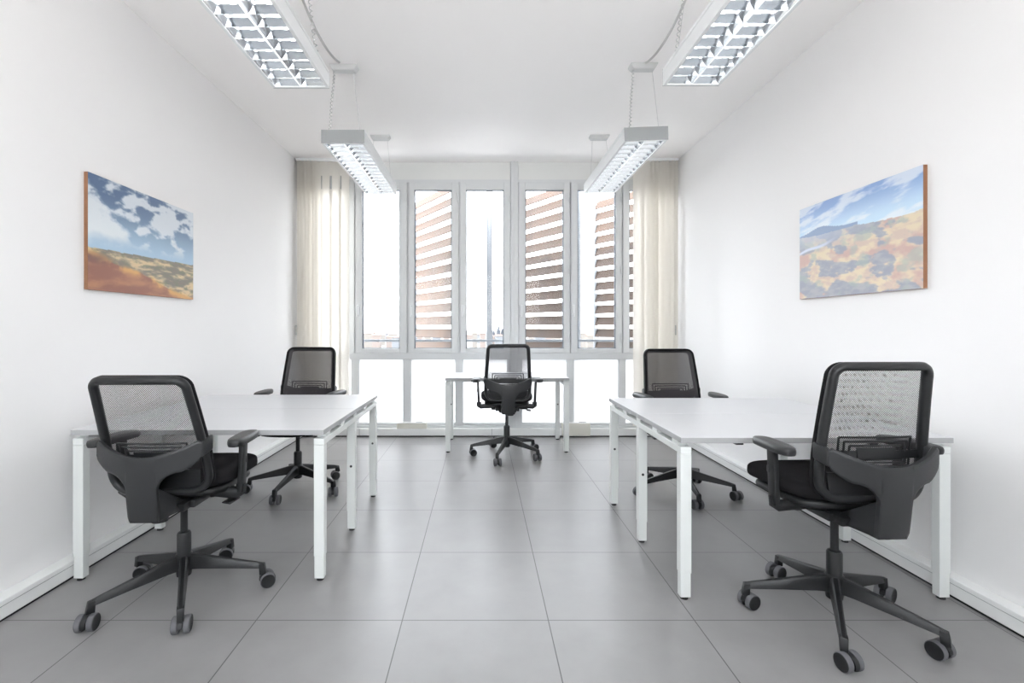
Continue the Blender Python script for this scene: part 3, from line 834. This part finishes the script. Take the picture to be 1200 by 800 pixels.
def art_right(u, v):
    hz = 0.315+0.05*sst(.1, .6, u)+0.02*math.sin(u*9)+0.02*fbm(u*12, 0, 4, 6)-0.02*sst(.6, .9, u)
    hz2 = 0.31-0.055*math.exp(-((u-0.22)/0.13)**2)
    if v < min(hz, hz2 if u < .55 else 9):
        t = v/0.33
        c = lerp3((128, 158, 208), (192, 218, 238), sst(0.0, 1.0, t))
        n1 = fbm(u*2.6-v*2, v*8+u*2, 6, 8.3)
        c = lerp3(c, (226, 232, 240), sst(0.02, 0.24, n1+0.05)*0.8)
        return c
    if v < hz: return (138, 158, 190)
    d = (v-hz)/(1-hz)
    n2 = fbm(u*5+v*2, v*9-u*2, 6, 3.1); n3 = fbm(u*12, v*20, 5, 5.5)
    gold = lerp3((206, 176, 150), (226, 204, 158), sst(-.2, .2, n3))
    gold = lerp3(gold, (196, 150, 132), sst(0.0, 0.3, fbm(u*6, v*7, 4, 12)))
    dark = lerp3((132, 136, 150), (158, 158, 160), sst(-.2, .3, n3))
    hz_haze = sst(0.30, 0.0, d)*sst(0.75, 0.2, u)
    k = sst(-0.06, 0.05, n2+0.05+0.10*(u-0.5)-0.22*sst(0.80, 0.95, v)*(1 if u > .2 else .4)-0.10*sst(.62, .75, v)*sst(.55, .4, abs(u-.42)+.2))
    c = lerp3(dark, gold, k)
    c = lerp3(c, (150, 166, 150), sst(0.08, 0.25, fbm(u*7, v*7, 4, 22))*0.6)
    riv = sst(0.022, 0.006, abs(v-(0.50-0.22*u)+0.01*math.sin(u*20)))*sst(0.42, 0.2, u)
    c = lerp3(c, (214, 222, 236), riv)
    return lerp3(lerp3(c, (170, 184, 206), hz_haze*0.7), (196, 198, 212), 0.28)  # last blend veils the whole print: glare put into its colours

def art_material(name):
    m, n, l = nmat(name); b = n['Principled BSDF']; at_ = n.new('ShaderNodeVertexColor'); at_.layer_name = 'Col'
    l.new(at_.outputs['Color'], b.inputs['Base Color']); b.inputs['Roughness'].default_value = 0.45
    return m
def picture(label, xw, s, y_near, y_far, z0, z1, fn):
    """s=+1: hangs on the left wall facing +X; s=-1: on the right wall facing -X"""
    t = thing('canvas_picture', label, 'picture', (xw, (y_near+y_far)/2, z0))
    w = (y_far-y_near)/2; h = z1-z0
    b = BM(); x0, x1 = sorted((0.0, s*0.020)); box(b, x0, x1, -w, w, 0, h, bev=0.001); obj('stretcher_frame', b, M['wood'], t)
    NU, NV = 230, 154; b = BM(); V = []; cols = []
    for i in range(NU+1):
        row = []
        for j in range(NV+1):
            u, v = i/NU, j/NV                            # u to the viewer's right, v down
            y = (-w+2*w*u) if s > 0 else (w-2*w*u)
            row.append(b.verts.new((s*0.0212, y, h-h*v))); cols.append(fn(u, v))
        V.append(row)
    for i in range(NU):
        for j in range(NV): b.faces.new((V[i][j], V[i+1][j], V[i+1][j+1], V[i][j+1]))
    o = obj('printed_canvas', b, art_material('canvas_print'), t)
    ca = o.data.color_attributes.new('Col', 'FLOAT_COLOR', 'POINT')
    for k, c in enumerate(cols): ca.data[k].color = srgb(*[max(0, min(255, q)) for q in c])
picture('landscape picture on the left wall, deep blue sky over orange hills', XL, 1, 2.477, 3.383, 1.407, 2.012, art_left)
picture('landscape picture on the right wall, pale sky over rocky golden hills', XR, -1, 2.353, 3.264, 1.402, 2.006, art_right)

# ------------------------------------------------------------------ outside
m, n, l = nmat('shutter_wood'); b = n['Principled BSDF']; tc = n.new('ShaderNodeTexCoord')
nz = n.new('ShaderNodeTexNoise'); nz.inputs['Scale'].default_value = 2.2; nz.inputs['Detail'].default_value = 6
l.new(tc.outputs['Object'], nz.inputs['Vector'])
mx = n.new('ShaderNodeMix'); mx.data_type = 'RGBA'; mx.inputs['A'].default_value = srgb(98, 78, 65); mx.inputs['B'].default_value = srgb(78, 76, 76)
l.new(nz.outputs['Fac'], mx.inputs['Factor']); l.new(mx.outputs['Result'], b.inputs['Base Color']); b.inputs['Roughness'].default_value = 0.85
M['shutter'] = m
M['outmetal'] = mat('grey_outdoor_metal', srgb(150, 154, 160), 0.5)
def shutter(label, X0, Y0, length):
    ang = math.atan2(-1.0, 0.643)
    t = thing('sun_shutter', label, 'shutter', (X0, Y0, -0.4), ang, group='slatted sun shutters outside')
    b = BM(); z = 0.02
    while z < 3.28:
        # flat blade tilted, room edge low
        hexa(b, [(0.03, -0.030, z), (length-0.03, -0.030, z), (length-0.03, -0.018, z-0.006), (0.03, -0.018, z-0.006)],
                [(0.03, 0.018, z+0.112), (length-0.03, 0.018, z+0.112), (length-0.03, 0.030, z+0.106), (0.03, 0.030, z+0.106)])
        z += 0.163
    obj('slats', b, M['shutter'], t)
    for x in (0.0, length-0.03):
        b = BM(); box(b, x, x+0.03, -0.03, 0.03, -0.05, 3.34, bev=0.003); obj('stile', b, M['outmetal'], t)
shutter('slatted shutter seen through the second clear pane from the left blind', -0.947, 6.86, 1.30)
shutter('slatted shutter seen through the pane just right of the central post', 0.515, 6.80, 1.22)
shutter('slatted shutter outside next to the right blind', 1.616, 6.84, 1.32)
b_ = BM(); box(b_, -3.2, 3.4, 5.60, 5.64, 1.046, 1.074, bev=0.004)
for x in (-3.1, -1.62, 0.42, 1.9, 3.3): box(b_, x, x+0.03, 5.605, 5.635, -0.4, 1.046)
tag(obj('railing', b_, M['outmetal']), 'grey metal handrail crossing outside all the window panes', 'railing')
b_ = BM(); p = at(570.2, 384, 6.35); q = at(577.2, 384, 6.35); box(b_, p.x, q.x, 6.35, 6.43, -0.45, 3.6, bev=0.004)
box(b_, p.x+0.02, q.x-0.02, 6.343, 6.35, -0.4, 3.6)
tag(obj('steel_post', b_, M['outmetal']), 'tall grey steel post outside the pane left of the central post', 'post')
b_ = BM(); box(b_, -3.4, 3.6, 5.56, 7.3, -0.62, -0.45); struct('trim_4', b_, M['outmetal'])   # balcony deck below the sight line

# far ground and hazy town
m, n, l = nmat('town_ground'); b = n['Principled BSDF']; tc = n.new('ShaderNodeTexCoord')
nz = n.new('ShaderNodeTexNoise'); nz.inputs['Scale'].default_value = 0.02; nz.inputs['Detail'].default_value = 8
l.new(tc.outputs['Object'], nz.inputs['Vector'])
mx = n.new('ShaderNodeMix'); mx.data_type = 'RGBA'; mx.inputs['A'].default_value = srgb(92, 96, 95); mx.inputs['B'].default_value = srgb(104, 101, 98)
l.new(nz.outputs['Fac'], mx.inputs['Factor']); l.new(mx.outputs['Result'], b.inputs['Base Color']); b.inputs['Roughness'].default_value = 1
b_ = BM(); box(b_, -2500, 2500, 30, 4500, -26, -24); struct('terrain', b_, m)
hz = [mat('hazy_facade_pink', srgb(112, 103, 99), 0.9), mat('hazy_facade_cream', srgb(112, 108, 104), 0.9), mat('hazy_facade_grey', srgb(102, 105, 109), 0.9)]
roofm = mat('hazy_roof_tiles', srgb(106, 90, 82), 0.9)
spots = []
for (a, c, k) in ((426, 468, 9), (547, 569, 4), (578, 592, 3), (678, 697, 5), (486, 528, 4), (617, 658, 4)):
    for i in range(k):
        spots.append((a+(c-a)*(i+0.5)/k+random.uniform(-1, 1), 520+((i*2+k)%5)*90, random.uniform(390.5, 395.5)))
for i, (px, Y, top) in enumerate(spots):
    X = (px-563.5)*Y/565; zt = CZ+(384-top)*Y/565; w = random.uniform(3.2, 6.5)*Y/565*0.9
    t = thing('distant_building', 'pale hazy town building far beyond the windows', 'building', (X, Y, -24), random.uniform(-0.2, 0.2), group='distant town buildings')
    h = zt+24
    b = BM(); box(b, -w, w, -w, w, 0, h)
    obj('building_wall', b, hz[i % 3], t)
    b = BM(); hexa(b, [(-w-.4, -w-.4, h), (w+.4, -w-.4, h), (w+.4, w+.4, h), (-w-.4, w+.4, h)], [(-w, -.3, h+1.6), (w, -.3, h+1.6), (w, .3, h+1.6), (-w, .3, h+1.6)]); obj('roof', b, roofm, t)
Y = 560.0; X = (584.2-563.5)*Y/565
t = thing('church', 'hazy church with a pointed steeple on the skyline left of the central post', 'church', (X, Y, -24))
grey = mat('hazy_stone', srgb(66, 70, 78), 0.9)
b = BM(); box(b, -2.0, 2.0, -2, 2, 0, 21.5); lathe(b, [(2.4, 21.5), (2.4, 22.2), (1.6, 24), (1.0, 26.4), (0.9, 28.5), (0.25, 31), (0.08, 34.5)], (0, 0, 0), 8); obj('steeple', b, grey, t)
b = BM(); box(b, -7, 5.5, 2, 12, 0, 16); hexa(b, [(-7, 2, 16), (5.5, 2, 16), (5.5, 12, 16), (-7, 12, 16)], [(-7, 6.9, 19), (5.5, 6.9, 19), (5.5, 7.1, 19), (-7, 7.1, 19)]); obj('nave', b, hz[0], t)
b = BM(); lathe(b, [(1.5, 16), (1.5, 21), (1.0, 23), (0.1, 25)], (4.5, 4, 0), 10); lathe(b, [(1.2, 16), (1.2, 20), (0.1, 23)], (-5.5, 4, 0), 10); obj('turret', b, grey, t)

# ------------------------------------------------------------------ light
W = bpy.data.worlds.new('World'); bpy.context.scene.world = W; W.use_nodes = True
n = W.node_tree.nodes; l = W.node_tree.links; bg = n['Background']
tc = n.new('ShaderNodeTexCoord'); sp = n.new('ShaderNodeSeparateXYZ'); l.new(tc.outputs['Generated'], sp.inputs[0])
cr = n.new('ShaderNodeValToRGB'); l.new(sp.outputs['Z'], cr.inputs[0])
cr.color_ramp.elements[0].position = 0.0; cr.color_ramp.elements[0].color = (1.0, 0.985, 0.97, 1)
cr.color_ramp.elements[1].position = 0.6; cr.color_ramp.elements[1].color = (0.90, 0.945, 1.0, 1)
e = cr.color_ramp.elements.new(0.12); e.color = (0.955, 0.977, 1.0, 1)
l.new(cr.outputs[0], bg.inputs['Color']); bg.inputs['Strength'].default_value = 4.5
sun = bpy.data.lights.new('sun', 'SUN'); sun.energy = 1.6; sun.angle = R(1.5); sun.color = (1, 0.86, 0.70)
so = bpy.data.objects.new('sun', sun); C.objects.link(so)
so.rotation_euler = Vector((1.0, 0.30, -0.75)).to_track_quat('-Z', 'Y').to_euler()

# ------------------------------------------------------------------ camera
cam = bpy.data.cameras.new('camera'); co = bpy.data.objects.new('camera', cam); C.objects.link(co)
co.location = (0, 0, CZ); co.rotation_euler = (PI/2, 0, 0)
cam.sensor_width = 36; cam.lens = 36*565/1200; cam.shift_x = 36.5/1200; cam.shift_y = -16/1200
cam.clip_start = 0.05; cam.clip_end = 6000
sc = bpy.context.scene; sc.camera = co
sc.view_settings.view_transform = 'Standard'; sc.view_settings.look = 'None'; sc.view_settings.gamma = 1
sc.view_settings.use_curve_mapping = False
sc.view_settings.exposure = 1.18
